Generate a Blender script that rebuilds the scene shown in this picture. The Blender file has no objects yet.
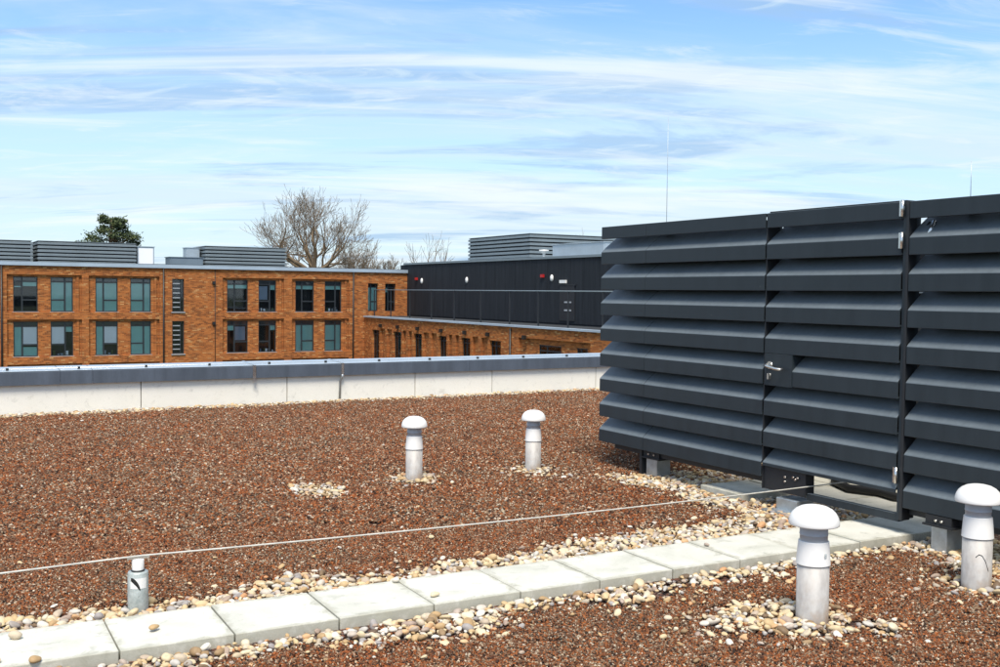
import bpy, bmesh, math, random
import numpy as np
from mathutils import Matrix, Vector
from math import radians as R, sin, cos, pi

random.seed(7); rng = np.random.default_rng(11)
SC = bpy.context.scene
COL = SC.collection

# ---------------------------------------------------------------- camera
CAMH = 1.48
cam = bpy.data.cameras.new('camera'); cam.lens = 37.44; cam.sensor_width = 36; cam.clip_end = 5000; cam.clip_start = .05
cam_o = bpy.data.objects.new('camera', cam); COL.objects.link(cam_o)
fw = Vector((.49872383, .86588064, -.03905448)); rt = Vector((.8667007, -.49871395, .01069122)); upv = rt.cross(fw)
cam_o.matrix_world = Matrix(((rt.x, upv.x, -fw.x, 0), (rt.y, upv.y, -fw.y, 0), (rt.z, upv.z, -fw.z, CAMH), (0, 0, 0, 1)))
SC.camera = cam_o

# ---------------------------------------------------------------- light
SUN_EL, SUN_AZ = 60, 209          # degrees; azimuth clockwise from +Y
SUN_STRENGTH, SKY_STRENGTH, EXPOSURE = 3.1, .125, .60
w = bpy.data.worlds.new('World'); SC.world = w; w.use_nodes = True
def build_world():
    nt = w.node_tree; nt.nodes.clear(); L = nt.links.new
    N = lambda t, **k: [n := nt.nodes.new(t), [setattr(n, a, b) for a, b in k.items()]][0]
    def math_(op, a, b=None, c=None):
        n = N('ShaderNodeMath', operation=op)
        for i, v in enumerate((a, b, c)):
            if v is None: continue
            if isinstance(v, (int, float)): n.inputs[i].default_value = v
            else: L(v, n.inputs[i])
        return n.outputs[0]
    out = N('ShaderNodeOutputWorld'); bg = N('ShaderNodeBackground'); bg.inputs[1].default_value = SKY_STRENGTH
    sky = N('ShaderNodeTexSky', sky_type='NISHITA', sun_disc=False, sun_elevation=R(SUN_EL), sun_rotation=R(SUN_AZ), air_density=1.0, dust_density=.6, ozone_density=2.0)
    tc = N('ShaderNodeTexCoord'); sep = N('ShaderNodeSeparateXYZ'); L(tc.outputs['Generated'], sep.inputs[0])
    z = math_('ADD', math_('MAXIMUM', sep.outputs[2], 0.0), .13)
    # a flat cloud deck seen in perspective; across = along the camera's right, along = depth
    X = math_('ADD', math_('MULTIPLY', sep.outputs[0], .87), math_('MULTIPLY', sep.outputs[1], -.5))
    Y = math_('ADD', math_('MULTIPLY', sep.outputs[0], .5), math_('MULTIPLY', sep.outputs[1], .87))
    px = math_('DIVIDE', X, z); py = math_('DIVIDE', Y, z)
    def noise(sx, sy, ox, oy, detail, rough, dist, shear=0.):
        cb = N('ShaderNodeCombineXYZ')
        yy = math_('ADD', py, math_('MULTIPLY', px, shear))
        L(math_('MULTIPLY_ADD', px, sx, ox), cb.inputs[0]); L(math_('MULTIPLY_ADD', yy, sy, oy), cb.inputs[1])
        n = N('ShaderNodeTexNoise'); n.inputs['Scale'].default_value = 1; n.inputs['Detail'].default_value = detail
        n.inputs['Roughness'].default_value = rough; n.inputs['Distortion'].default_value = dist
        L(cb.outputs[0], n.inputs['Vector']); return n.outputs['Fac']
    def ramp(v, a, b):
        m = N('ShaderNodeMapRange', interpolation_type='SMOOTHSTEP'); m.inputs[1].default_value = a; m.inputs[2].default_value = b
        L(v, m.inputs[0]); return m.outputs[0]
    def mix(f, a, b):
        m = N('ShaderNodeMix', data_type='RGBA'); L(f, m.inputs[0])
        for v, i in ((a, 6), (b, 7)):
            if isinstance(v, tuple): m.inputs[i].default_value = (*v, 1)
            else: L(v, m.inputs[i])
        return m.outputs[2]
    tint = N('ShaderNodeMix', data_type='RGBA', blend_type='MULTIPLY'); tint.inputs[0].default_value = 1
    L(sky.outputs[0], tint.inputs[6]); tint.inputs[7].default_value = (.80, 1.0, 1.2, 1)
    veil = ramp(noise(.34, 1.0, 3.1, 7.7, 7, .58, .6, -.06), .40, .64)          # broad thin white veil
    streak = ramp(noise(.42, 1.9, 6.3, 4.2, 9, .60, .8, -.10), .49, .68)        # bright wisps
    wisp = ramp(noise(1.5, 3.4, 8.3, 2.2, 10, .64, 1.5, -.08), .52, .70)
    grey = ramp(noise(.48, 1.7, 2.4, 9.1, 9, .60, 1.0, .05), .49, .62)          # blue-grey cloud bellies
    ripple = ramp(noise(2.4, 4.6, 1.9, 6.6, 9, .62, 2.0, .12), .50, .66)        # rippled edges inside the grey
    hz = ramp(sep.outputs[2], .30, .0)                                         # whiter air low down
    c = mix(math_('MULTIPLY', hz, .75), tint.outputs[2], (3.8, 4.5, 5.05))
    c = mix(math_('MULTIPLY', veil, .70), c, (4.0, 4.7, 5.2))
    c = mix(math_('MULTIPLY', grey, .72), c, (2.1, 3.2, 4.6))
    c = mix(math_('MULTIPLY', math_('MULTIPLY', ripple, grey), .55), c, (3.9, 4.8, 5.4))
    c = mix(math_('MULTIPLY', streak, .72), c, (5.0, 5.4, 5.6))
    c = mix(math_('MULTIPLY', wisp, .38), c, (5.1, 5.4, 5.6))
    L(c, bg.inputs[0]); L(bg.outputs[0], out.inputs[0])
build_world()
sun = bpy.data.lights.new('sun', 'SUN'); sun.energy = SUN_STRENGTH; sun.angle = R(22); sun.color = (1, .92, .80)
sun_o = bpy.data.objects.new('sun', sun); COL.objects.link(sun_o)
sd = Vector((sin(R(SUN_AZ)) * cos(R(SUN_EL)), cos(R(SUN_AZ)) * cos(R(SUN_EL)), sin(R(SUN_EL))))
sun_o.rotation_euler = sd.to_track_quat('Z', 'Y').to_euler()
vs = SC.view_settings; vs.view_transform = 'Standard'; vs.look = 'None'; vs.exposure = EXPOSURE; vs.gamma = 1
SC.cycles.max_bounces = 6; SC.cycles.transparent_max_bounces = 8

# ---------------------------------------------------------------- material helpers
class NT:
    def __init__(s, name):
        s.m = bpy.data.materials.new(name); s.m.use_nodes = True; s.t = s.m.node_tree
        s.b = s.t.nodes['Principled BSDF']; s.o = s.t.nodes['Material Output']
    def n(s, typ, ins=None, **k):
        n = s.t.nodes.new(typ)
        for a, b in k.items(): setattr(n, a, b)
        for a, v in (ins or {}).items():
            if hasattr(v, 'is_output'): s.t.links.new(v, n.inputs[a])
            else: n.inputs[a].default_value = v
        return n
    def set(s, **k):
        for a, v in k.items():
            a = {'col': 'Base Color', 'rough': 'Roughness', 'metal': 'Metallic', 'normal': 'Normal', 'spec': 'Specular IOR Level', 'trans': 'Transmission Weight', 'coat': 'Coat Weight'}[a]
            if hasattr(v, 'is_output'): s.t.links.new(v, s.b.inputs[a])
            else: s.b.inputs[a].default_value = (*v, 1) if isinstance(v, tuple) else v
    def obj(s): return s.n('ShaderNodeTexCoord').outputs['Object']
    def noise(s, vec, scale, detail=4, rough=.55, dist=0):
        return s.n('ShaderNodeTexNoise', {'Vector': vec, 'Scale': scale, 'Detail': detail, 'Roughness': rough, 'Distortion': dist}).outputs['Fac']
    def mix(s, f, a, b, mode='MIX'):
        g = lambda v: (*v, 1) if isinstance(v, tuple) else v
        return s.n('ShaderNodeMix', {0: f, 6: g(a), 7: g(b)}, data_type='RGBA', blend_type=mode).outputs[2]
    def mr(s, v, a, b, c=0., d=1.):
        return s.n('ShaderNodeMapRange', {0: v, 1: a, 2: b, 3: c, 4: d}).outputs[0]
    def math(s, op, a, b=0.): return s.n('ShaderNodeMath', {0: a, 1: b}, operation=op).outputs[0]
    def ramp(s, v, stops, interp='LINEAR'):
        r = s.n('ShaderNodeValToRGB', {0: v}); r.color_ramp.interpolation = interp
        e = r.color_ramp.elements
        while len(e) < len(stops): e.new(.5)
        for i, (p, c) in enumerate(stops): e[i].position = p; e[i].color = (*c, 1)
        return r.outputs[0]
    def bump(s, h, strength=.3, dist=.01):
        return s.n('ShaderNodeBump', {'Height': h, 'Strength': strength, 'Distance': dist}).outputs[0]

def paint(name, col, rough=.45, metal=0., var=.12, scale=3., bump=0., spec=.5, streak=False):
    M = NT(name); o = M.obj()
    if streak:
        o = M.n('ShaderNodeMapping', {'Vector': o, 'Scale': (3, 3, .5)}).outputs[0]
    n = M.noise(o, scale, 6, .6); f = M.noise(o, scale * 14, 3, .6)
    d = tuple(c * (1 - var) for c in col); l = tuple(min(1, c * (1 + var)) for c in col)
    c = M.mix(M.mr(n, .3, .7), d, l); c = M.mix(M.mr(f, .45, .8, 0, .35), c, tuple(x * (1 - 1.6 * var) for x in col))
    M.set(col=c, rough=M.mr(n, .3, .7, max(.02, rough - .08), min(1, rough + .1)), metal=metal, spec=spec)
    if bump: M.set(normal=M.bump(f, .5, bump))
    return M.m

MAT = {}
def m_blade():
    M = NT('slate_blue_paint'); o = M.obj()
    st = M.n('ShaderNodeMapping', {'Vector': o, 'Scale': (5, 5, .7)}).outputs[0]
    n = M.noise(st, 2.2, 6, .62); f = M.noise(o, 34, 4, .6); b = M.noise(o, 3.5, 5, .6)
    c = M.mix(M.mr(n, .3, .7), (.020, .028, .034), (.028, .038, .046))
    # paler mottled colour on upward faces, painted in for sky light on the slopes
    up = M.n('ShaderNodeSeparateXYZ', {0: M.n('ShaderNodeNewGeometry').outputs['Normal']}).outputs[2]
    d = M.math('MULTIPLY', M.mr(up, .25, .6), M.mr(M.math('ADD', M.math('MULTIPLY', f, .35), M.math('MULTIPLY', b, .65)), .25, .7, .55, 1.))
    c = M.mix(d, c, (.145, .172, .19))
    c = M.mix(M.mr(f, .68, .76, 0, .25), c, (.09, .10, .10))
    M.set(col=c, rough=M.mr(n, .3, .7, .42, .56), spec=.35); return M.m
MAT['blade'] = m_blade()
MAT['dark'] = paint('black_painted_steel', (.016, .018, .021), .5, 0, .1)
MAT['backing'] = paint('black_gap_backing', (.006, .006, .007), .8)  # near-black sheet added behind louvre blades so the gaps between them go black
MAT['galv'] = paint('galvanised_steel', (.46, .50, .52), .42, .75, .18, 18)
MAT['steel'] = paint('stainless_steel', (.72, .70, .66), .25, .95, .06)
MAT['white'] = paint('white_plastic', (.84, .825, .79), .38, 0, .03, 6)
MAT['cable'] = paint('pale_coated_cable', (.56, .54, .48), .5, 0, .2, 14)
MAT['greyplastic'] = paint('grey_plastic', (.42, .44, .47), .4, 0, .05, 6)
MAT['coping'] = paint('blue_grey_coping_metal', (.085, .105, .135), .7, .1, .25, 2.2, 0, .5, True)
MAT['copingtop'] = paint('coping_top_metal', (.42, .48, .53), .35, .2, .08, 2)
MAT['flash'] = paint('roof_edge_flashing', (.42, .50, .58), .4, .2, .1, .6)
MAT['plant'] = paint('grey_louvre_paint', (.20, .24, .26), .42, .1, .1, .7)
MAT['silver'] = paint('silver_duct', (.50, .56, .60), .38, .5, .1, 1.2)
MAT['duct'] = paint('blue_grey_duct', (.17, .22, .26), .5, .1, .1, 1.)
MAT['frame'] = paint('dark_window_frame', (.022, .027, .032), .45, 0, .05)
MAT['sill'] = paint('pale_sill', (.34, .36, .38), .6, 0, .1)
MAT['interior'] = paint('dark_room', (.012, .014, .016), .9)
MAT['teal'] = paint('teal_blind', (.36, .64, .58), .8, 0, .08, 1.2)
MAT['whiteblind'] = paint('white_blind', (.93, .94, .95), .8, 0, .02, 1)
MAT['paperblue'] = paint('grey_blue_board', (.28, .34, .42), .8, 0, .1, 1)
MAT['rubber'] = paint('black_rubber', (.012, .012, .012), .6)
MAT['red'] = paint('red_plastic', (.5, .02, .02), .4)
MAT['pipe'] = paint('black_rainwater_pipe', (.018, .017, .016), .45)
MAT['membrane'] = paint('dark_roof_membrane', (.035, .038, .042), .8, 0, .25, .5)
MAT['unit'] = paint('grey_condenser_casing', (.09, .10, .105), .5, 0, .08)

def m_alu():
    M = NT('brushed_aluminium_pipe'); o = M.obj()
    s = M.n('ShaderNodeMapping', {'Vector': o, 'Scale': (6, 6, 2.6)}).outputs[0]
    n = M.noise(s, 5, 6, .65); d = M.noise(o, 9, 4, .6)
    z = M.n('ShaderNodeSeparateXYZ', {0: o}).outputs[2]
    c = M.mix(M.mr(n, .32, .68), (.40, .375, .35), (.54, .52, .49))
    c = M.mix(M.math('MULTIPLY', M.mr(d, .42, .66), M.mr(z, .22, .0)), c, (.38, .28, .20))
    M.set(col=c, rough=M.mr(n, .3, .7, .5, .7), metal=.15); return M.m
MAT['alu'] = m_alu()

def m_concrete(name, base, stain, lo=.35, hi=.75, edge=0.):
    M = NT(name); o = M.obj()
    r = M.n('ShaderNodeObjectInfo').outputs['Random']
    off = M.n('ShaderNodeVectorMath', {0: o, 1: M.n('ShaderNodeCombineXYZ', {0: M.math('MULTIPLY', r, 31.), 1: M.math('MULTIPLY', r, 17.)}).outputs[0]}, operation='ADD').outputs[0]
    n = M.noise(off, 3.2, 7, .62, .5); f = M.noise(off, 160, 2, .5); g = M.noise(off, 9, 6, .7, .6); sp = M.noise(off, 46, 3, .6)
    c = M.mix(M.mr(n, lo, hi), base, stain)
    c = M.mix(M.mr(g, .56, .70, 0, .55), c, tuple(x * .62 for x in stain))
    c = M.mix(M.mr(r, 0, 1, 0, .22), c, tuple(x * .7 for x in base))
    c = M.mix(M.mr(f, .55, .8, 0, .35), c, (.30, .28, .24))
    if edge:
        xy = M.n('ShaderNodeSeparateXYZ', {0: o}); q = lambda v: M.math('ABSOLUTE', M.math('SUBTRACT', v, .225))
        d = M.math('SUBTRACT', .225, M.math('MAXIMUM', q(xy.outputs[0]), q(xy.outputs[1])))
        d = M.math('ADD', d, M.mr(g, .3, .7, .03, -.03))
        c = M.mix(M.mr(d, .035, .0, 0, edge), c, (.30, .285, .21))           # green-brown dirt along the joints
        c = M.mix(M.mr(sp, .70, .76, 0, .55), c, (.16, .15, .11))          # lichen specks
    M.set(col=c, rough=.85, normal=M.bump(f, .35, .002)); return M.m
MAT['slab'] = m_concrete('pale_concrete_slab', (.70, .68, .60), (.48, .475, .40), edge=.55)
MAT['panel'] = m_concrete('off_white_render', (.88, .85, .76), (.83, .80, .70), .4, .9)

def m_grain(name, stops, rough=.9, bumpscale=90, red=None):
    M = NT(name)
    ge = M.n('ShaderNodeNewGeometry'); isl = ge.outputs['Random Per Island']; oi = M.n('ShaderNodeObjectInfo').outputs['Random']
    v = M.math('FRACT', M.math('ADD', isl, M.math('MULTIPLY', oi, 7.31)))
    o = M.obj(); n = M.noise(o, bumpscale, 3, .6)
    c = M.ramp(v, stops)
    c = M.mix(M.mr(n, .35, .7, 0, .45), c, M.mix(.5, c, (.1, .07, .05)))
    if red:      # drifts where redder or duller crushed brick was tipped
        c = M.mix(M.mr(M.noise(ge.outputs['Position'], .9, 4, .6), .42, .66, 0, .55), c, M.mix(1., c, red, 'MULTIPLY'))
        c = M.mix(M.mr(M.noise(ge.outputs['Position'], 2.6, 4, .6), .55, .75, 0, .35), c, (.045, .04, .028))
    M.set(col=c, rough=rough, spec=.3); return M.m
MAT['grain'] = m_grain('crushed_brick_granules', [(0, (.012, .009, .007)), (.16, (.05, .024, .014)), (.34, (.17, .055, .019)), (.52, (.38, .122, .032)), (.66, (.14, .064, .032)), (.82, (.20, .13, .080)), (.94, (.42, .33, .22)), (1, (.66, .58, .45))], red=(1.1, .80, .62))
MAT['pebble'] = m_grain('river_pebbles', [(0, (.13, .085, .055)), (.12, (.50, .33, .16)), (.28, (.62, .47, .26)), (.46, (.72, .62, .44)), (.60, (.36, .26, .20)), (.72, (.78, .73, .62)), (.86, (.30, .27, .26)), (.93, (.66, .52, .30)), (1, (.60, .28, .12))], .6, 1.1)

def m_bed():
    M = NT('gravel_bed'); o = M.obj()
    v = M.n('ShaderNodeTexVoronoi', {'Vector': o, 'Scale': 85.}); h = M.n('ShaderNodeSeparateColor', {0: v.outputs['Color']}).outputs[0]
    c = M.ramp(h, [(0, (.03, .02, .016)), (.3, (.11, .045, .028)), (.55, (.26, .085, .04)), (.75, (.15, .09, .065)), (.9, (.4, .33, .26)), (1, (.5, .45, .4))])
    c = M.mix(M.mr(v.outputs['Distance'], .25, .7, 0, .8), c, (.015, .011, .009))
    M.set(col=c, rough=.95, normal=M.bump(v.outputs['Distance'], .8, .01)); return M.m
MAT['bed'] = m_bed()

def m_brick():
    M = NT('orange_brick'); o = M.obj(); s = M.n('ShaderNodeSeparateXYZ', {0: o})
    vec = M.n('ShaderNodeCombineXYZ', {0: M.math('ADD', s.outputs[0], s.outputs[1]), 1: s.outputs[2]}).outputs[0]
    br = M.n('ShaderNodeTexBrick', {'Vector': vec, 'Scale': 1., 'Mortar Size': .005, 'Brick Width': .225, 'Row Height': .075, 'Color1': (.0, .0, .0, 1), 'Color2': (1, 1, 1, 1), 'Mortar': (.5, .5, .5, 1), 'Bias': 0.})
    # one value for each brick, found from its own row and place
    row = M.math('FLOOR', M.math('DIVIDE', s.outputs[2], .075))
    xb = M.math('FLOOR', M.math('DIVIDE', M.math('ADD', M.math('ADD', s.outputs[0], s.outputs[1]), M.math('MULTIPLY', row, .1125)), .225))
    wn = M.n('ShaderNodeTexWhiteNoise', {0: M.n('ShaderNodeCombineXYZ', {0: xb, 1: row}).outputs[0]}).outputs['Value']
    c = M.ramp(wn, [(0, (.14, .042, .016)), (.22, (.27, .078, .022)), (.5, (.40, .120, .031)), (.75, (.50, .170, .045)), (.90, (.28, .085, .027)), (1, (.58, .32, .13))])
    big = M.noise(o, .35, 4, .6); c = M.mix(M.mr(big, .35, .7, 0, .4), c, M.mix(.65, c, (.52, .18, .05)))
    c = M.mix(br.outputs['Fac'], c, (.34, .20, .09))
    M.set(col=c, rough=.9, spec=.2, normal=M.bump(M.math('SUBTRACT', 1., br.outputs['Fac']), .6, .01)); return M.m
MAT['brick'] = m_brick()

def m_clad():
    M = NT('charcoal_cladding'); o = M.obj(); m = M.n('ShaderNodeMapping', {'Vector': o, 'Scale': (1.6, 1.6, .12)}).outputs[0]
    n = M.noise(m, 2.2, 5, .6)
    M.set(col=M.mix(M.mr(n, .3, .7), (.014, .017, .021), (.026, .030, .036)), rough=.65, spec=.2); return M.m
MAT['clad'] = m_clad()

def m_glass(name, tint, gl=.06):
    M = NT(name); t = M.t
    tr = M.n('ShaderNodeBsdfTransparent', {0: (*tint, 1)}); g = M.n('ShaderNodeBsdfGlossy', {0: (1, 1, 1, 1), 1: .03})
    fr = M.n('ShaderNodeFresnel', {0: 1.5}).outputs[0]
    mx = M.n('ShaderNodeMixShader', {0: M.math('ADD', fr, gl), 1: tr.outputs[0], 2: g.outputs[0]})
    t.links.new(mx.outputs[0], M.o.inputs[0]); return M.m
MAT['glass'] = m_glass('window_glass', (.985, .995, .995), .0)
MAT['railglass'] = m_glass('balustrade_glass', (.55, .60, .62), .0)

def m_bark(name, a, b):
    M = NT(name); o = M.obj(); n = M.noise(o, 1.2, 5, .6)
    M.set(col=M.mix(M.mr(n, .3, .7), a, b), rough=.9); return M.m
MAT['bark'] = m_bark('pale_bark', (.14, .10, .06), (.28, .20, .12))
MAT['twig'] = m_bark('twig_bark', (.15, .115, .08), (.27, .21, .15))
def m_leaf():
    M = NT('pine_needles'); r = M.n('ShaderNodeNewGeometry').outputs['Random Per Island']
    M.set(col=M.ramp(r, [(0, (.012, .022, .008)), (.5, (.035, .058, .016)), (.85, (.075, .10, .028)), (1, (.13, .14, .04))]), rough=.8); return M.m
MAT['needle'] = m_leaf()
def m_ground():
    M = NT('grass_ground'); o = M.obj(); n = M.noise(o, .05, 6, .6); f = M.noise(o, 3, 4, .6)
    M.set(col=M.mix(f, M.mix(M.mr(n, .4, .6), (.05, .085, .025), (.10, .10, .06)), (.04, .06, .02)), rough=.95); return M.m
MAT['ground'] = m_ground()
def m_label():
    M = NT('paper_tag'); o = M.obj(); n = M.n('ShaderNodeTexVoronoi', {'Vector': o, 'Scale': 420.}).outputs['Distance']
    M.set(col=M.mix(M.mr(n, .3, .5), (.08, .1, .1), (.6, .65, .65)), rough=.6); return M.m
MAT['tag'] = m_label()
def m_postmetal():
    M = NT('worn_galvanised_post'); o = M.obj(); n = M.noise(o, 22, 5, .65); d = M.noise(o, 55, 3, .6)
    c = M.mix(M.mr(n, .35, .65), (.33, .37, .35), (.56, .60, .57)); c = M.mix(M.mr(d, .66, .74, 0, .7), c, (.08, .08, .07))
    M.set(col=c, rough=.5, metal=.35); return M.m
MAT['post'] = m_postmetal()

# ---------------------------------------------------------------- object helpers
def link(name, me, mat=None, parent=None, loc=None):
    o = bpy.data.objects.new(name, me); COL.objects.link(o)
    if mat is not None and me is not None and not me.materials: me.materials.append(MAT[mat] if isinstance(mat, str) else mat)
    if parent is not None: o.parent = parent
    if loc is not None: o.location = loc
    return o
def tag(o, label=None, cat=None, group=None, kind=None):
    for k, v in (('label', label), ('category', cat), ('group', group), ('kind', kind)):
        if v: o[k] = v
    return o
def empty(name, loc=(0, 0, 0), rz=0, label=None, cat=None, group=None, kind=None):
    o = bpy.data.objects.new(name, None); COL.objects.link(o); o.location = loc; o.rotation_euler.z = rz
    o.empty_display_size = .1
    return tag(o, label, cat, group, kind)
class MB:
    """collects shapes into one mesh"""
    def __init__(s): s.v = []; s.f = []; s.smooth = []
    def add(s, vs, fs, smooth=False):
        k = len(s.v); s.v += [tuple(v) for v in vs]; s.f += [[i + k for i in f] for f in fs]; s.smooth += [smooth] * len(fs); return s
    def box(s, a, b):
        (x0, y0, z0), (x1, y1, z1) = a, b
        return s.add([(x0, y0, z0), (x1, y0, z0), (x1, y1, z0), (x0, y1, z0), (x0, y0, z1), (x1, y0, z1), (x1, y1, z1), (x0, y1, z1)],
                     [(0, 3, 2, 1), (4, 5, 6, 7), (0, 1, 5, 4), (1, 2, 6, 5), (2, 3, 7, 6), (3, 0, 4, 7)])
    def tube(s, pts, rad, n=8, cap=True, smooth=True):
        pts = [Vector(p) for p in pts]; rad = rad if hasattr(rad, '__len__') else [rad] * len(pts); vs = []; fs = []
        ref = None
        for i, p in enumerate(pts):
            t = (pts[min(i + 1, len(pts) - 1)] - pts[max(i - 1, 0)]).normalized()
            if ref is None: ref = t.orthogonal().normalized()
            a = (ref - t * ref.dot(t))
            a = a.normalized() if a.length > 1e-5 else t.orthogonal().normalized()
            ref = a; b = t.cross(a)
            vs += [p + (a * cos(2 * pi * j / n) + b * sin(2 * pi * j / n)) * rad[i] for j in range(n)]
        for i in range(len(pts) - 1):
            fs += [(i * n + j, i * n + (j + 1) % n, (i + 1) * n + (j + 1) % n, (i + 1) * n + j) for j in range(n)]
        s.add(vs, fs, smooth)
        if cap:
            k = len(s.v) - len(vs); m = len(pts) - 1
            s.f.append([k + j for j in reversed(range(n))]); s.f.append([k + m * n + j for j in range(n)]); s.smooth += [False, False]
        return s
    def lathe(s, prof, n=32, c=(0, 0)):
        vs = [(c[0] + r * cos(2 * pi * j / n), c[1] + r * sin(2 * pi * j / n), z) for r, z in prof for j in range(n)]
        fs = [(i * n + j, i * n + (j + 1) % n, (i + 1) * n + (j + 1) % n, (i + 1) * n + j) for i in range(len(prof) - 1) for j in range(n)]
        return s.add(vs, fs, True)
    def prism(s, poly, axis, a, b):
        """extrude polygon of (p, z) along axis ('x' or 'y') from a to b"""
        n = len(poly); g = (lambda p, z, t: (p, t, z)) if axis == 'y' else (lambda p, z, t: (t, p, z))
        vs = [g(p, z, a) for p, z in poly] + [g(p, z, b) for p, z in poly]
        fs = [(i, (i + 1) % n, n + (i + 1) % n, n + i) for i in range(n)] + [tuple(range(n))[::-1], tuple(range(n, 2 * n))]
        return s.add(vs, fs)
    def mesh(s, name='mesh', fix=True):
        me = bpy.data.meshes.new(name); me.from_pydata(s.v, [], s.f); me.polygons.foreach_set('use_smooth', s.smooth)
        if fix:
            bm = bmesh.new(); bm.from_mesh(me); bmesh.ops.recalc_face_normals(bm, faces=bm.faces); bm.to_mesh(me); bm.free()
        me.update(); return me
    def build(s, name, mat, parent=None, loc=None, fix=True): return link(name, s.mesh(name, fix), mat, parent, loc)
def bevel(o, w=.004, seg=2):
    m = o.modifiers.new('bevel', 'BEVEL'); m.width = w; m.segments = seg; m.limit_method = 'ANGLE'; m.angle_limit = R(40); return o

# ================================================================ SETTING
GZ = -6.6
tag(MB().add([(-900, -900, GZ), (900, -900, GZ), (900, 900, GZ), (-900, 900, GZ)], [(0, 1, 2, 3)]).build('ground', 'ground'), kind='structure')
roof = tag(MB().box((-5, -3, -.6), (14.5, 13.25, -.012)).build('flat_roof', 'bed'), kind='structure')

# ---- path of square slabs
PD = Vector((1, -.0245, 0)).normalized(); PN = Vector((.0245, 1, 0)).normalized()
P0 = Vector((.738, 4.262, 0))          # near-left corner of the joint at the second slab
def slab_mesh():
    me = MB().box((0, 0, -.055), (.450, .450, 0)).mesh('paving_slab'); return me
SLAB = slab_mesh(); SLAB.materials.append(MAT['slab'])
path = tag(MB().box((-2.3, 4.15, -.01), (5.75, 4.78, .0)).build('path', 'bed'), kind='structure')
def slab(parent, x, y, z=.05, rz=0):
    o = link('paving_slab', SLAB, None, parent, (x, y, z)); o.rotation_euler = (random.uniform(-.004, .004), random.uniform(-.004, .004), rz + random.uniform(-.004, .004)); bevel(o, .004, 2); return o
for k in range(-6, 11):
    p = P0 + PD * (.4565 * k); slab(path, p.x, p.y, .05 + random.uniform(-.002, .002), math.atan2(PD.y, PD.x))
pad = tag(MB().box((5.2, 4.62, -.011), (8.0, 6.1, -.001)).build('pavement', 'bed'), kind='structure')
slab(pad, 5.212, 5.545)
for i in range(5):
    for j in range(3): slab(pad, 5.69 + .455 * i, 4.63 + .455 * j, .05 + random.uniform(-.003, .002))

# ---- granules and pebbles: where which lies
VENTS = [(3.486, 7.385, .505), (4.573, 7.362, .505), (3.607, 3.367, .527), (4.759, 3.347, .530)]
lat = rng.random((64, 64))
def vnoise(u, v, s):
    x = u * s + 100; y = v * s + 100; xi = np.floor(x).astype(int); yi = np.floor(y).astype(int); fx = x - xi; fy = y - yi
    fx = fx * fx * (3 - 2 * fx); fy = fy * fy * (3 - 2 * fy); g = lambda a, b: lat[a % 64, b % 64]
    return (g(xi, yi) * (1 - fx) + g(xi + 1, yi) * fx) * (1 - fy) + (g(xi, yi + 1) * (1 - fx) + g(xi + 1, yi + 1) * fx) * fy
def path_near(u): return 4.262 - .0245 * (u - .738)
def pebble_w(u, v):
    """signed: >0 pebbles, <0 granules"""
    nz = (vnoise(u, v, 2.3) - .5) * .32 + (vnoise(u, v, 9) - .5) * .20
    pn = path_near(u)
    wf = .37 + np.clip((u - 2.9) * .08, 0, .2); wn = .24 - np.clip((u - 1.5) * .03, -.04, .06)
    a = np.minimum(v - (pn - wn), (pn + .46 + wf) - v) * np.where(u < 6.2, 1, 0) - np.where(u < 6.2, 0, 9)
    b = (v - 13.02) * 1.4
    e = np.minimum(u - 4.95, np.minimum(v - 2.0, 6.75 - v)) * .8
    hole = .38 - np.hypot((u - 4.55) * .45, v - 5.05) * 1.6          # strip of red between path margin and the cabinet
    d = np.full_like(u, -9.)
    for (x, y, _), r in zip(VENTS, (.17, .20, .21, .22)): d = np.maximum(d, r - np.hypot(u - x, v - y))
    d = np.maximum(d, .19 - np.hypot(u - 2.70, v - 7.32))
    d = np.maximum(d, .15 - np.hypot((u - 3.42) * .8, v - 3.47)); d = np.maximum(d, .10 - np.hypot((u - 3.75), (v - 3.17)))
    r = np.maximum(np.maximum(a, b), np.maximum(e, d * .9 + .02))
    return r + nz * .8
def on_slab(u, v):
    pn = path_near(u)
    s = (v > pn - .004) & (v < pn + .452) & (u < 5.72)
    s |= (u > 5.66) & (u < 7.97) & (v > 4.61) & (v < 6.0); s |= (u > 5.2) & (u < 5.67) & (v > 5.53) & (v < 6.0)
    return s
FWN = np.array([fw.x, fw.y]); RTN = np.array([rt.x, rt.y])
def in_view(u, v, m=.9):
    d = u * FWN[0] + v * FWN[1]; x = u * RTN[0] + v * RTN[1]
    return (d > 2.2) & (np.abs(x) < d * .485 + m) & (v < 13.24) & (u < 12.5)
def jgrid(u0, u1, v0, v1, p):
    a, b = np.meshgrid(np.arange(u0, u1, p), np.arange(v0, v1, p)); a = a.ravel(); b = b.ravel()
    return a + rng.uniform(-.5, .5, a.size) * p, b + rng.uniform(-.5, .5, a.size) * p

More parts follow.
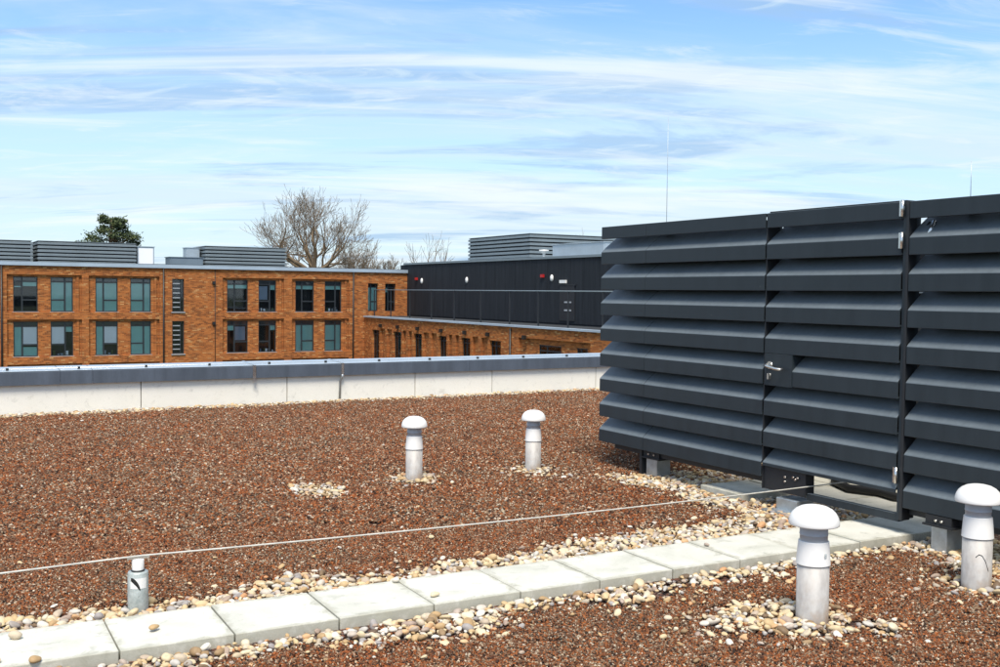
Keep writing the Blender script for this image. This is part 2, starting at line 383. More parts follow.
ico = {}
def icomesh(sub):
    if sub not in ico:
        bm = bmesh.new(); bmesh.ops.create_icosphere(bm, subdivisions=sub, radius=1)
        ico[sub] = (np.array([v.co[:] for v in bm.verts]), np.array([[v.index for v in f.verts] for f in bm.faces])); bm.free()
    return ico[sub]
def rotm(n):
    q = rng.normal(size=(n, 4)); q /= np.linalg.norm(q, axis=1)[:, None]; a, b, c, d = q.T
    return np.stack([1 - 2 * (c * c + d * d), 2 * (b * c - a * d), 2 * (b * d + a * c), 2 * (b * c + a * d), 1 - 2 * (b * b + d * d), 2 * (c * d - a * b), 2 * (b * d - a * c), 2 * (c * d + a * b), 1 - 2 * (b * b + c * c)], 1).reshape(n, 3, 3)
def lump(sub, rough, flat):
    v, f = icomesh(sub); v = v.copy()
    d = np.ones(len(v))
    for _ in range(7):
        k = rng.normal(size=3); k /= np.linalg.norm(k); d += rough * np.sin(v @ k * rng.uniform(1, 3.4) + rng.uniform(0, 6))
    return v * d[:, None] * np.array([1, rng.uniform(.62, .85), flat]), f

def scatter(name, protos, pts, mat, smooth, label, cat):
    """protos: list of (verts, faces); pts: (x, y, z, scale, proto, tilt). One object: prototypes + points, instanced by geometry nodes."""
    V = []; F = []; kind = []; k = 0
    for i, (v, f) in enumerate(protos):
        V.append(v + np.array([0, 0, -50.])); F += (f + k).tolist(); kind += [i] * len(v); k += len(v)
    V.append(pts[:, :3]); kind += [-1] * len(pts)
    me = bpy.data.meshes.new(name); me.from_pydata(np.concatenate(V).tolist(), [], F)
    me.polygons.foreach_set('use_smooth', [smooth] * len(F)); me.materials.append(MAT[mat])
    def att(nm, typ, vals, fld='value'):
        a = me.attributes.new(nm, typ, 'POINT'); a.data.foreach_set(fld, vals)
    att('kind', 'INT', np.array(kind, dtype=np.int32))
    n0 = k; sc = np.ones(n0 + len(pts), np.float32); sc[n0:] = pts[:, 3]; att('scl', 'FLOAT', sc)
    pk = np.zeros(n0 + len(pts), np.int32); pk[n0:] = pts[:, 4]; att('pick', 'INT', pk)
    rot = np.zeros((n0 + len(pts), 3), np.float32); rot[n0:, 2] = rng.uniform(0, 6.283, len(pts)); rot[n0:, 0] = rng.normal(size=len(pts)) * pts[:, 5]; rot[n0:, 1] = rng.normal(size=len(pts)) * pts[:, 5]
    att('rot', 'FLOAT_VECTOR', rot.ravel(), 'vector')
    o = link(name, me); tag(o, label, cat, kind='stuff')
    t = bpy.data.node_groups.new(name + '_nodes', 'GeometryNodeTree'); t.interface.new_socket('Geometry', in_out='INPUT', socket_type='NodeSocketGeometry'); t.interface.new_socket('Geometry', in_out='OUTPUT', socket_type='NodeSocketGeometry')
    N = t.nodes.new; L = t.links.new
    gi = N('NodeGroupInput'); go = N('NodeGroupOutput')
    def na(nm, typ): n = N('GeometryNodeInputNamedAttribute'); n.data_type = typ; n.inputs[0].default_value = nm; return n.outputs[0]
    cmp = N('FunctionNodeCompare'); cmp.data_type = 'INT'; cmp.operation = 'LESS_THAN'; L(na('kind', 'INT'), cmp.inputs[2]); cmp.inputs[3].default_value = 0
    sp = N('GeometryNodeSeparateGeometry'); L(gi.outputs[0], sp.inputs[0]); L(cmp.outputs[0], sp.inputs[1])
    up = N('GeometryNodeTransform'); up.inputs['Translation'].default_value = (0, 0, 50); L(sp.outputs[1], up.inputs[0])
    si = N('GeometryNodeSplitToInstances'); L(up.outputs[0], si.inputs[0]); L(na('kind', 'INT'), si.inputs['Group ID'])
    ip = N('GeometryNodeInstanceOnPoints'); L(sp.outputs[0], ip.inputs['Points']); L(si.outputs[0], ip.inputs['Instance']); ip.inputs['Pick Instance'].default_value = True
    L(na('pick', 'INT'), ip.inputs['Instance Index']); L(na('rot', 'FLOAT_VECTOR'), ip.inputs['Rotation']); L(na('scl', 'FLOAT'), ip.inputs['Scale'])
    L(ip.outputs[0], go.inputs[0])
    md = o.modifiers.new('scatter', 'NODES'); md.node_group = t
    return o

# granule clumps: tiles of many angular grains, with near and far sizes
def clump(n, rad, size):
    v, f = icomesh(1); v = v[:]; V = []; F = []; k = 0
    r = rad * np.sqrt(rng.random(n)); a = rng.uniform(0, 6.283, n); Rm = rotm(n)
    for i in range(n):
        s = size * rng.uniform(.55, 1.35) * np.array([1, rng.uniform(.55, .95), rng.uniform(.4, .8)])
        # cube-like angular chips (8 corners jittered)
        c = np.array([[x, y, z] for x in (-1, 1) for y in (-1, 1) for z in (-1, 1)]) * .5 * (1 + rng.uniform(-.35, .2, (8, 3))) * s
        c = c @ Rm[i].T + np.array([r[i] * cos(a[i]), r[i] * sin(a[i]), rng.uniform(-.2, .55) * size])
        V.append(c); F += [[j + k for j in q] for q in ((0, 1, 3, 2), (4, 6, 7, 5), (0, 4, 5, 1), (2, 3, 7, 6), (0, 2, 6, 4), (1, 5, 7, 3))]; k += 8
    return np.concatenate(V), np.array(F)
def granules():
    for nm, lo, hi, size, rad, n, lab in (('brick_granules', 0, 6.6, .0090, .065, 170, 'red brown crushed brick granules covering the roof around the path'),
                                          ('brick_granules', 6.6, 30, .0140, .095, 170, 'red brown crushed brick granules on the far half of the roof up to the parapet')):
        protos = [clump(n, rad, size) for _ in range(8)]
        p = rad * 1.05
        u, v = jgrid(-3, 12.6, 1.4, 13.3, p); d = np.hypot(u, v)
        pw = pebble_w(u, v)
        k = in_view(u, v) & (d >= lo) & (d < hi) & ~on_slab(u, v) & (v < 13.18) & ((pw < -.01) | (rng.random(u.size) < .10))
        # keep clump discs off the slabs
        e = rad * .8
        k &= ~(on_slab(u, v + e) | on_slab(u, v - e)) | (pw > 0)
        k &= ~((on_slab(u, v + e) | on_slab(u, v - e)))
        u, v = u[k], v[k]
        z = (vnoise(u, v, 1.1) - .5) * .016 + (vnoise(u, v, 6) - .5) * .008
        pts = np.stack([u, v, z, rng.uniform(.85, 1.15, u.size), rng.integers(0, 8, u.size), np.full(u.size, .03)], 1)
        scatter(nm, protos, pts, 'grain', False, lab, 'gravel')
granules()
def pebbles():
    protos = [lump(3, rng.uniform(.07, .13), rng.uniform(.38, .68)) for _ in range(10)]
    U = []; Vv = []; Z = []; S = []
    for p, smin, smax, z, thr in ((.033, .010, .022, .002, -.02), (.046, .012, .032, .012, .02), (.085, .010, .024, .004, -.16)):
        u, v = jgrid(-3, 12.6, 1.4, 13.22, p); pw = pebble_w(u, v)
        prob = np.where(pw > thr, np.clip(.35 + (pw - thr) * 9, 0, 1), 0)
        e = .022
        k = in_view(u, v) & (rng.random(u.size) < prob) & ~on_slab(u, v) & ~on_slab(u, v + e) & ~on_slab(u, v - e)
        for (x, y, _) in VENTS: k &= np.hypot(u - x, v - y) > .088
        k &= np.hypot(u - .933, v - 4.938) > .062
        k &= ~((u > 5.22) & (v < 4.65) & (u > 5.75))
        u, v = u[k], v[k]; U.append(u); Vv.append(v); Z.append(np.full(u.size, z) + rng.uniform(-.004, .008, u.size)); S.append(smin + (smax - smin) * rng.random(u.size) ** 1.6)
    # strays on the granules
    u, v = jgrid(-3, 12.6, 1.4, 13.2, .33); k = in_view(u, v) & ~on_slab(u, v) & ~on_slab(u, v + .03) & ~on_slab(u, v - .03) & (pebble_w(u, v) < -.02) & (rng.random(u.size) < .45)
    U.append(u[k]); Vv.append(v[k]); Z.append(np.full(k.sum(), .012)); S.append(rng.uniform(.008, .017, k.sum()))
    u = np.concatenate(U); v = np.concatenate(Vv)
    pts = np.stack([u, v, np.concatenate(Z), np.concatenate(S), rng.integers(0, 10, u.size), np.full(u.size, .3)], 1)
    scatter('pebbles', protos, pts, 'pebble', True, 'cream and tan rounded pebbles edging the path, vents, parapet and louvred cabinet', 'pebbles')
    return protos
PEB = pebbles()

# ---- single pebbles lying on the slabs
LOOSE = [(.387, 4.599, .026, 'small grey brown pebble on the leftmost slab near its far edge'), (.429, 4.276, .024, 'dark tan pebble near the front edge of the leftmost slab'),
         (.300, 4.335, .022, 'yellow brown pebble at the left picture edge on the leftmost slab'), (.905, 4.449, .026, 'orange brown pebble beside the first slab joint below the anchor post'),
         (2.10, 4.640, .026, 'yellow pebble at the far end of a slab joint in mid path'), (2.157, 4.332, .024, 'lone golden pebble on a slab in mid path'),
         (3.96, 4.49, .018, 'tiny pale pebble on the slab nearest the cabinet margin')]
for i, (x, y, s, lab) in enumerate(LOOSE):
    v, f = PEB[i % 10]; me = bpy.data.meshes.new('pebble'); me.from_pydata((v * s).tolist(), [], f.tolist()); me.polygons.foreach_set('use_smooth', [True] * len(f)); me.materials.append(MAT['pebble'])
    o = link('pebble', me, None, None, (x, y, .05 + .6 * s)); o.rotation_euler.z = i * 1.3; tag(o, lab, 'pebble', 'loose pebbles on the slabs')
v, f = PEB[3]; me = bpy.data.meshes.new('pebble'); me.from_pydata((v * .036).tolist(), [], f.tolist()); me.polygons.foreach_set('use_smooth', [True] * len(f)); me.materials.append(MAT['pebble'])
o = link('pebble', me, None, None, (3.78, 3.06, .025)); tag(o, 'large egg shaped pebble on the granules right of the nearest vent', 'pebble'); o.rotation_euler = (.5, .2, .6)

# ================================================================ PARAPET
par = empty('parapet_wall', (4, 13.25, 0), label='low off white parapet wall with blue grey metal coping along the roof edge', cat='wall')
def ppart(mb, name, mat): o = mb.build(name, mat, par); o.location = (-4, -13.25, 0); return o
XJ = [-5, -2.9, -1.05, .72, 2.545, 4.40, 6.26, 7.506, 9.36, 11.2, 13.05, 14.5]
for a, b in zip(XJ, XJ[1:]): ppart(MB().box((a + .006, 13.25, -.02), (b - .006, 13.30, .36)), 'wall_panel', 'panel')
ppart(MB().box((-5, 13.303, -.6), (14.5, 13.62, .40)), 'wall_core', 'dark')
CJ = [-5, -3.0, -.55, 1.62, 1.98, 3.944, 5.154, 7.1, 9.1, 11.1, 14.5]
for a, b in zip(CJ, CJ[1:]):
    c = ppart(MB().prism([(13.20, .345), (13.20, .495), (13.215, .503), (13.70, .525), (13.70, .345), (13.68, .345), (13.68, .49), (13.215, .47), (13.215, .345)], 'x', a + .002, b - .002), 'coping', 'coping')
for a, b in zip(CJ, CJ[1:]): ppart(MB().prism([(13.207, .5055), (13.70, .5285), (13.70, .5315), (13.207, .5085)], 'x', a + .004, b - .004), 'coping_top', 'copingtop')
ppart(MB().prism([(13.185, .30), (13.185, .512), (13.72, .537), (13.72, .533), (13.196, .509), (13.196, .30)], 'x', 3.925, 3.965), 'joint_strap', 'steel')
ppart(MB().prism([(13.185, .335), (13.185, .512), (13.72, .537), (13.72, .533), (13.196, .509), (13.196, .335)], 'x', 5.135, 5.172), 'joint_strap', 'steel')
ppart(MB().tube([(5.153, 13.19, .36), (5.15, 13.20, .32), (5.135, 13.235, .27), (5.13, 13.238, .0)], .016, 8), 'down_conductor', 'galv')
ppart(MB().tube([(-5, 13.32, .530), (14.5, 13.32, .530)], .005, 6), 'conductor_tape', 'steel')
for x in np.arange(-4.4, 14, .78): ppart(MB().box((x - .014, 13.305, .513), (x + .014, 13.335, .542)), 'conductor_clip', 'dark')

# ================================================================ LOUVRED CABINET
UF, PITCH, FH, DEP, RISE, ZT = 5.2, .2165, .102, .160, .126, 2.050
enc = empty('louvred_cabinet', (UF + 1.4, 4.7, 0), label='dark slate louvred metal plant cabinet on galvanised legs with a louvred door', cat='cabinet')
inv = Matrix.Translation((-(UF + 1.4), -4.7, 0))
def epart(mb, name, mat, parent=enc, bv=0):
    o = mb.build(name, mat, parent)
    if parent is enc: o.location = (-(UF + 1.4), -4.7, 0)
    if bv: bevel(o, bv, 2)
    return o
SLOPE = [(.0, .0), (.003, .005), (.010, .0125), (.050, .047), (.10, .086), (.158, .128)]
def blade(z, top=False, fascia=True):
    """blade section: upright face, then a convex top running up and back behind the blade above"""
    t = .010
    if top: return [(0, z), (0, z - FH), (.028, z - FH), (.028, z - FH + t), (t, z - FH + t), (t, z - t), (DEP, z - t), (DEP, z)]
    low = [(0, z - .022), (t, z - .022), (t, z - .012)] if not fascia else [(0, z - FH), (.028, z - FH), (.028, z - FH + t), (t, z - FH + t), (t, z - .012)]
    return [(0, z)] + low + [(a + .006, z + b - .012) for a, b in SLOPE[2:]] + [(a, z + b) for a, b in reversed(SLOPE[1:])]
def wall_front(name, y0, y1, splits=(), last_fascia=True, n=9, gap=.003, label=None):
    """panel of blades facing -x between y0 < y1"""
    p = epart(MB().box((UF + DEP + .012, y0 + .02, .33), (UF + DEP + .02, y1 - .02, ZT - .03)), name, 'backing')
    if label: p['label'] = label
    ys = [y0, *splits, y1]
    for i in range(n):
        prof = [(UF + a, b) for a, b in blade(ZT - i * PITCH, i == 0, last_fascia or i < n - 1)]
        for a, b in zip(ys, ys[1:]):
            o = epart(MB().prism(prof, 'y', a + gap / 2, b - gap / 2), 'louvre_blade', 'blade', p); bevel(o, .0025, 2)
    return p
wall_front('louvre_panel', 5.354, 7.305, (6.692,))
door = wall_front('louvre_door', 4.218, 5.340, (), False, label='louvred door with steel lever handle and lock plate')
wall_front('louvre_panel', 1.9, 4.165)
# side and rear walls of the same blades
def wall_side(sgn, yy):
    p = epart(MB().box((UF + .20, yy - sgn * (DEP + .02), .33), (UF + 2.8, yy - sgn * (DEP + .012), ZT - .03)), 'louvre_panel', 'backing')
    for i in range(9):
        prof = [(yy - sgn * a, b) for a, b in blade(ZT - i * PITCH, i == 0)]
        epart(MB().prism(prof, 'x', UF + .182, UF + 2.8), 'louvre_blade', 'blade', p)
wall_side(1, 7.300); wall_side(-1, 1.905)
p = epart(MB().box((UF + 2.66, 2.05, .33), (UF + 2.668, 7.16, ZT - .03)), 'louvre_panel', 'backing')
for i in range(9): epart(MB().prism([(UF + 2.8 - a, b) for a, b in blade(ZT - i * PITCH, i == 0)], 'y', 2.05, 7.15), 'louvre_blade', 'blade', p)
# frame: posts, door frame, plates
epart(MB().box((UF + .004, 4.170, .135), (UF + .075, 4.190, ZT + .004)), 'door_post', 'dark')
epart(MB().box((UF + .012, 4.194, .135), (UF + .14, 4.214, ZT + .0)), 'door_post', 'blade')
epart(MB().box((UF + .03, 4.214, ZT + .003), (UF + .15, 5.345, ZT + .012)), 'door_head', 'dark')
epart(MB().box((UF + .010, 5.3425, .135), (UF + .13, 5.3515, ZT - .004)), 'door_post', 'dark')
epart(MB().box((UF + .02, 4.955, .135), (UF + .028, 5.3415, .311)), 'foot_plate', 'dark')
epart(MB().box((UF + .029, 4.955, .15), (UF + .10, 4.961, .311)), 'foot_plate', 'dark')
for y, z in ((5.135, .245), (5.135, .215), (5.06, .255), (5.02, .255), (5.04, .242)):
    epart(MB().tube([(UF + .021, y, z), (UF + .008, y, z)], .008, 6), 'bolt', 'steel')
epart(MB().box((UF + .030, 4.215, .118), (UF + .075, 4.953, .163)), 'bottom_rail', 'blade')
# lock plate + handle on the door
lp = epart(MB().box((UF - .006, 5.078, .862), (UF - .0005, 5.328, 1.080)).box((UF - .0005, 5.078, .862), (UF + .12, 5.081, 1.080)), 'lock_plate', 'blade', door)
def hnd():
    m = MB(); y0, z0 = 5.275, 1.002
    m.tube([(UF - .0065, y0, z0), (UF - .016, y0, z0)], [.027, .026], 20)
    m.tube([(UF - .016, y0, z0), (UF - .055, y0, z0 - .0)], .0105, 10)
    m.tube([(UF - .055, y0 + .004, z0 + .002), (UF - .060, y0 - .02, z0 - .004), (UF - .060, y0 - .10, z0 - .018), (UF - .052, y0 - .125, z0 - .020), (UF - .03, y0 - .14, z0 - .020)], [.010, .0105, .010, .010, .009], 10)
    return m
epart(hnd(), 'handle', 'steel', door)
epart(MB().tube([(UF - .0065, 5.275, .935), (UF - .014, 5.275, .935)], .012, 14).box((UF - .030, 5.268, .905), (UF - .0065, 5.282, .945)), 'key_cylinder', 'steel', door)
for z in (1.962, 1.77, .355): epart(MB().tube([(UF - .006, 4.212, z), (UF - .006, 4.212, z + .098)], .0095, 10).box((UF - .005, 4.214, z + .002), (UF - .0005, 4.236, z + .096)), 'hinge', 'steel', door)
# legs: galvanised base with black bracket
def leg(y0, y1, u0=UF + .03, dz=.165):
    l = epart(MB().box((u0, y0, -.02), (u0 + .006, y1, dz)).box((u0 + .0065, y0, -.02), (u0 + .13, y0 + .006, dz)).box((u0 + .0065, y1 - .006, -.02), (u0 + .13, y1, dz)).box((u0 + .13, y0, -.02), (u0 + .136, y1, dz)), 'leg', 'galv', enc)
    epart(MB().box((u0 - .02, y0 - .045, dz + .001), (u0 + .16, y1 + .05, dz + .012)).box((u0 - .004, y0 - .03, dz + .0125), (u0 + .15, y1 + .04, .2135)), 'bracket', 'dark', l)
    for y in (y0 + .03, y1 - .035): epart(MB().tube([(u0 - .004, y, dz + .036), (u0 - .014, y, dz + .036)], .008, 6), 'bolt', 'steel', l)
leg(6.565, 6.700, UF + .05, .15)
leg(3.853, 3.957, UF + .0, .150)
epart(MB().box((UF + .035, 6.745, -.02), (UF + .10, 6.775, .33)), 'leg', 'dark')
leg(2.2, 2.33)
f0 = epart(MB().box((UF + .005, 5.015, -.02), (UF + .16, 5.205, .098)), 'leg', 'galv', bv=.004)
epart(MB().box((UF - .10, 5.02, -.012), (UF + .0045, 5.24, .022)), 'base_plate', 'galv', f0)
for y in (6.63, 4.3, 2.3): epart(MB().box((UF + 2.4, y, -.02), (UF + 2.53, y + .13, .33)), 'leg', 'galv')
epart(MB().box((UF + .06, 5.40, .17), (UF + .16, 7.15, .255)), 'base_rail', 'dark')
epart(MB().box((UF + .06, 2.05, .17), (UF + .16, 4.16, .255)), 'base_rail', 'dark')
epart(MB().tube([(UF + .085, 4.055, ZT - .12), (UF + .03, 4.055, ZT - .205)], .012, 8), 'bracket', 'steel')
epart(MB().tube([(UF + .10, 4.10, ZT - .12), (UF + .07, 4.14, ZT - .19)], .006, 6), 'bracket', 'dark')

# lightning rods on the cabinet
for (x, y, zt, lab) in ((UF + .15, 6.62, 2.90, 'tall thin lightning rod above the left part of the louvred cabinet'), (UF + .15, 3.87, 2.27, 'short thin lightning rod above the right end of the louvred cabinet')):
    r = empty('lightning_rod', (x, y, ZT - .05), label=lab, cat='lightning rod', group='lightning rods on the cabinet')
    MB().tube([(0, 0, .02), (0, 0, zt - ZT + .05)], [.0022, .0018], 6).build('rod', 'galv', r)
    MB().box((-.02, -.02, -.02), (.02, .02, .03)).build('clamp', 'dark', r)
# condensers and hose inside, seen under the door
for (x, y, lab) in ((6.36, 4.50, 'grey condenser unit inside the cabinet straight behind the door'), (6.36, 5.45, 'grey condenser unit inside the cabinet behind the left louvre panel'), (6.36, 2.9, 'grey condenser unit inside the cabinet behind the right louvre panel')):
    c = empty('condenser_unit', (x, y, .05), label=lab, cat='condenser', group='condensers inside the cabinet')
    bevel(MB().box((0, 0, .09), (.42, .86, 1.35)).build('casing', 'unit', c), .012)
    for k in (0, 1): MB().lathe([(.0, 0), (.05, .0), (.055, .012)] + [(.29, .012), (.30, .0), (.31, 0), (.31, .016), (.0, .02)], 24).build('fan_grille', 'rubber', c).matrix_local = Matrix.Translation((-.001, .43, .43 + .62 * k)) @ Matrix.Rotation(-pi / 2, 4, 'Y')
    for k in (.1, .68): bevel(MB().box((-.05, k, .0), (.47, k + .09, .089)).build('foot', 'rubber', c), .01)
h = tag(MB().tube([(6.33, 4.62, .32), (6.2, 4.66, .14), (6.1, 4.75, .083), (6.02, 4.88, .082), (6.06, 5.05, .083), (5.98, 5.25, .083), (6.1, 5.5, .083), (6.25, 5.62, .12), (6.33, 5.66, .3)], .03, 10).build('hose', 'rubber'), 'black insulated pipe lying on the slabs inside the cabinet', 'pipe')

# ================================================================ ROOF VENTS
def vent(x, y, h, lab, q=1.):
    t = empty('roof_vent', (x, y, 0), random.uniform(0, 6), lab, 'vent pipe', 'capped vent pipes on the roof')
    k = h / .527
    MB().lathe([(q * r_, z_) for r_, z_ in [(.074, -.03), (.074, .272 * k), (.070, .272 * k)]], 40).build('pipe', 'alu', t)
    L_ = lambda pr, n, nm, mt: MB().lathe([(q * r_, z_ * k) for r_, z_ in pr], n).build(nm, mt, t)
    L_([(.070, .258), (.0775, .258), (.0785, .2585), (.0790, .2595), (.0790, .2605), (.0782, .264), (.0725, .335), (.0700, .362), (.0698, .3635), (.0690, .3645), (.0670, .365), (.060, .365)], 40, 'sleeve', 'white')
    L_([(.063, .34), (.0635, .392), (.0650, .3925), (.0652, .3935), (.0652, .400), (.0640, .401), (.0640, .445)], 40, 'collar', 'greyplastic')
    L_([(.05, .441), (.106, .437), (.1125, .4375), (.1150, .4395), (.1158, .4435), (.1150, .456), (.1095, .475), (.099, .493), (.083, .508), (.062, .519), (.038, .525), (0, .528)], 48, 'cap', 'white')
    return t
VL = ['white capped vent pipe on the far granules, left of the two', 'white capped vent pipe on the far granules, nearest the cabinet corner', 'white capped vent pipe nearest the camera in front of the path end', 'white capped vent pipe at the right picture edge beside a cabinet leg']
vs_ = [vent(*p, l, q) for p, l, q in zip(VENTS, VL, (.88, .88, .98, .98))]
for o in vs_: o.rotation_euler.z = 0
# printed tag on the nearest vent, scratch on the right one
ta = -1.62
m = MB(); m.add([(.0770 * cos(ta + d), .0770 * sin(ta + d), z) for d in (-.08, .08) for z in (.298, .318)], [(0, 2, 3, 1)]); m.build('tag', 'tag', vs_[2])
m = MB().tube([(.0733 * cos(a), .0733 * sin(a), z) for a, z in ((-2.6, .17), (-2.4, .185), (-2.2, .18), (-1.95, .15), (-1.7, .10))], .0016, 5); m.build('scratch_wire', 'dark', vs_[3])

# anchor post and safety cable
ap = empty('anchor_post', (.933, 4.938, 0), label='short round grey metal anchor post carrying the white cable beside the path', cat='post')
MB().lathe([(.046, -.03), (.046, .176), (.043, .182), (.0, .183)], 36).build('body', 'post', ap)
MB().lathe([(.030, .1835), (.030, .189), (.0, .189)], 28).build('gasket', 'rubber', ap)
MB().lathe([(.026, .1895), (.028, .235), (.026, .240), (.0, .241)], 28).build('neck', 'white', ap)
MB().box((-.05, -.013, .2415), (.05, .013, .247)).build('cable_clip', 'steel', ap)
def curved(a0, a1, z0, z1, r, poly=None):
    n = 10; m = MB(); vs = []
    for i in range(n + 1):
        a = a0 + (a1 - a0) * i / n
        for z in (z0, z1): vs.append((r * cos(a), r * sin(a), z))
    m.add(vs, [(2 * i, 2 * i + 2, 2 * i + 3, 2 * i + 1) for i in range(n)]); return m
ca = math.atan2(-4.938, -.933)
curved(ca - .78, ca + .85, .11, .158, .0468).build('sticker', 'white', ap)
m = MB(); tp = [(-.80, .160, .146), (-.6, .161, .140), (-.4, .157, .132), (-.2, .149, .124), (0., .137, .112), (.15, .122, .104), (.24, .108, .102)]
m.add([(.0473 * cos(ca + a * .9), .0473 * sin(ca + a * .9), z) for a, z1, z0 in tp for z in (z0, z1)], [(2 * i, 2 * i + 2, 2 * i + 3, 2 * i + 1) for i in range(len(tp) - 1)]); m.build('torn_patch', 'rubber', ap)
cb = []
for i in range(81):
    x = -6 + (7.9 + 6) * i / 80
    if x < .933: z = .252 - .030 * (1 - abs((x + 2.5) / 3.433) ** 2)
    else: t = (x - .933) / 6.967; z = .252 - .175 * t * (1 - t) + .0 * t
    cb.append((x, 4.938, z))
tag(MB().tube(cb, .0042, 8).build('safety_cable', 'cable'), 'thin pale safety cable stretched over the anchor post and under the cabinet door', 'cable')

# ================================================================ BRICK BUILDINGS
VM = 70.0
def heightfield(ucuts, zcuts, depth, place):
    """cells with a depth behind the wall face (None = opening); returns MB with faces and returns between cells"""
    m = MB(); U = sorted(set(ucuts)); Z = sorted(set(zcuts)); nu, nz = len(U) - 1, len(Z) - 1; HOLE = .62
    D = [[depth((U[i] + U[i + 1]) / 2, (Z[j] + Z[j + 1]) / 2) for j in range(nz)] for i in range(nu)]
    q = lambda *p: m.add([place(*x) for x in p], [(0, 1, 2, 3)])
    for i in range(nu):
        for j in range(nz):
            d = D[i][j]
            if d is not None: q((U[i], Z[j], d), (U[i + 1], Z[j], d), (U[i + 1], Z[j + 1], d), (U[i], Z[j + 1], d))
            d = HOLE if d is None else d
            if i + 1 < nu:
                e = D[i + 1][j]; e = HOLE if e is None else e
                if e != d: q((U[i + 1], Z[j], d), (U[i + 1], Z[j], e), (U[i + 1], Z[j + 1], e), (U[i + 1], Z[j + 1], d))
            if j + 1 < nz:
                e = D[i][j + 1]; e = HOLE if e is None else e
                if e != d: q((U[i], Z[j + 1], d), (U[i + 1], Z[j + 1], d), (U[i + 1], Z[j + 1], e), (U[i], Z[j + 1], e))
    return m
STO = 2.775
ROWS = [0., -STO, -2 * STO]                    # window-sill heights (top faces)
BAYS = [(.55, 4.84), (5.59, 9.88), (10.29, 14.63), (18.755, 23.01), (23.583, 27.81)]
WINS = [(.91, 2.29), (3.02, 4.33), (5.95, 7.334), (8.065, 9.372), (10.705, 12.053), (12.827, 14.118), (19.086, 20.508), (21.257, 22.489), (23.872, 25.223), (26.031, 27.278)]
NARROW = (15.434, 16.209); XTRA = [(29.275, 30.057), (30.609, 31.454)]
WH = 2.17; RH = 2.30
main = empty('brick_building', (17, VM, GZ), label='long orange brick apartment building with paired dark windows behind the parapet', cat='building')
def mpart(mb, name, mat, parent=main):
    o = mb.build(name, mat, parent, fix=False)
    if parent is main: o.location = (-17, -VM, -GZ)
    return o
def main_depth(u, z):
    for r in ROWS:
        if r < z < r + WH and any(a < u < b for a, b in WINS): return None
        if r < z < r + WH and NARROW[0] < u < NARROW[1]: return None
        if r - .02 < z < r + RH:
            for a, b in BAYS:
                if a < u < b:
                    if b - .17 > u > b - .30: return .07
                    return .14
    if 0.05 < z < WH - .1 and any(a < u < b for a, b in XTRA): return None
    return 0.
uc = [-14, 46]; zc = [GZ, 2.85, .05, WH - .1]
for a, b in BAYS: uc += [a, b, b - .17, b - .30]
for a, b in WINS + XTRA + [NARROW]: uc += [a, b]
for r in ROWS: zc += [r, r - .02, r + WH, r + RH]
mw = mpart(heightfield(uc, zc, main_depth, lambda u, z, d: (u, VM + d, z)), 'wall', 'brick')
mpart(MB().box((-14, VM + .64, GZ), (46, VM + .70, 2.8)), 'interior', 'interior')
mpart(MB().box((-14.2, VM + .72, GZ), (46, VM + 14, 2.84)), 'rear_block', 'brick')
mpart(MB().box((-14.1, VM - .14, 2.86), (46, VM + 14.2, 3.09)), 'roof_edge', 'flash')
mpart(MB().box((-14.1, VM - .02, 3.0905), (46, VM + 14.1, 3.12)), 'roof', 'membrane')
def sillmesh(w): return MB().box((-.06, -.19, -.06), (w + .06, .10, -.001))
FR = {}
def window(parent, w, h, flip, blinds, place, name='window', louvre=False):
    """local frame: x along wall, y into wall, z up; frame + panes + blinds"""
    key = (round(w, 2), round(h, 2), flip, louvre); t = .055; d = .07
    mu = w * (.36 if not flip else .64); z1 = h * .34; z2 = h * .86
    if key not in FR:
        m = MB()
        m.box((0, 0, 0), (t, d, h)).box((w - t, 0, 0), (w, d, h)).box((t, 0, 0), (w - t, d, t)).box((t, 0, h - t), (w - t, d, h))
        if louvre:
            m.box((w * .68, 0, t), (w * .68 + .05, d, h - t))
            for k in range(1, 7): m.box((t, .005, k * h / 7 - .02), (w * .68, d - .005, k * h / 7 + .03))
        else:
            m.box((mu - .045, .001, t), (mu + .045, d - .002, h - t)).box((t, -.004, z2 - .03), (w - t, d + .002, z2 + .04))
            a, b = (mu + .045, w - t) if not flip else (t, mu - .045)
            m.box((a, -.008, z1 - .045), (b, d - .004, z1 + .045))
        FR[key] = (m.mesh('window'), MB().box((t, .03, t), (w - t, .042, h - t)).mesh('pane'))
        FR[key][0].materials.append(MAT['frame']); FR[key][1].materials.append(MAT['glass'])
    fm, gm = FR[key]
    o = link(name, fm, None, parent); o.matrix_local = place
    if louvre:
        for k in range(1, 7): MB().box((t, -.012, k * h / 7 - .03), (w * .68, .003, k * h / 7 + .035)).build('slat', 'sill', o)
    link('pane', gm, None, o)
    a, b = (mu + .02, w - .03) if not flip else (.03, mu - .02); c, e = (.03, mu - .02) if not flip else (mu + .02, w - .03)
    for kind in blinds:
        mt, x0, x1, y0, y1 = {'wide': ('teal', a, b, .03, z2), 'nar': ('teal', c, e, .03, z2), 'ntop': ('teal', c, e, z2 - .35, z2), 'top': ('teal', .03, w - .03, z2 - .28, z2 - .02),
                              'white': ('whiteblind', a + .02, b - .02, z1 - .02, z2 - .02), 'low': ('teal', a, b, .03, z1 * .8), 'board': ('paperblue', a + .03, b - .12, z1 + .1, z2 - .1),
                              'vent': ('frame', .02, w - .02, z2 + .05, h - .04)}[kind]
        MB().box((x0, .060 - .010 * (kind in ('white', 'board')), y0), (x1, .066, y1)).build('blind', mt, o)
    if 'clutter' in blinds: pass
    return o
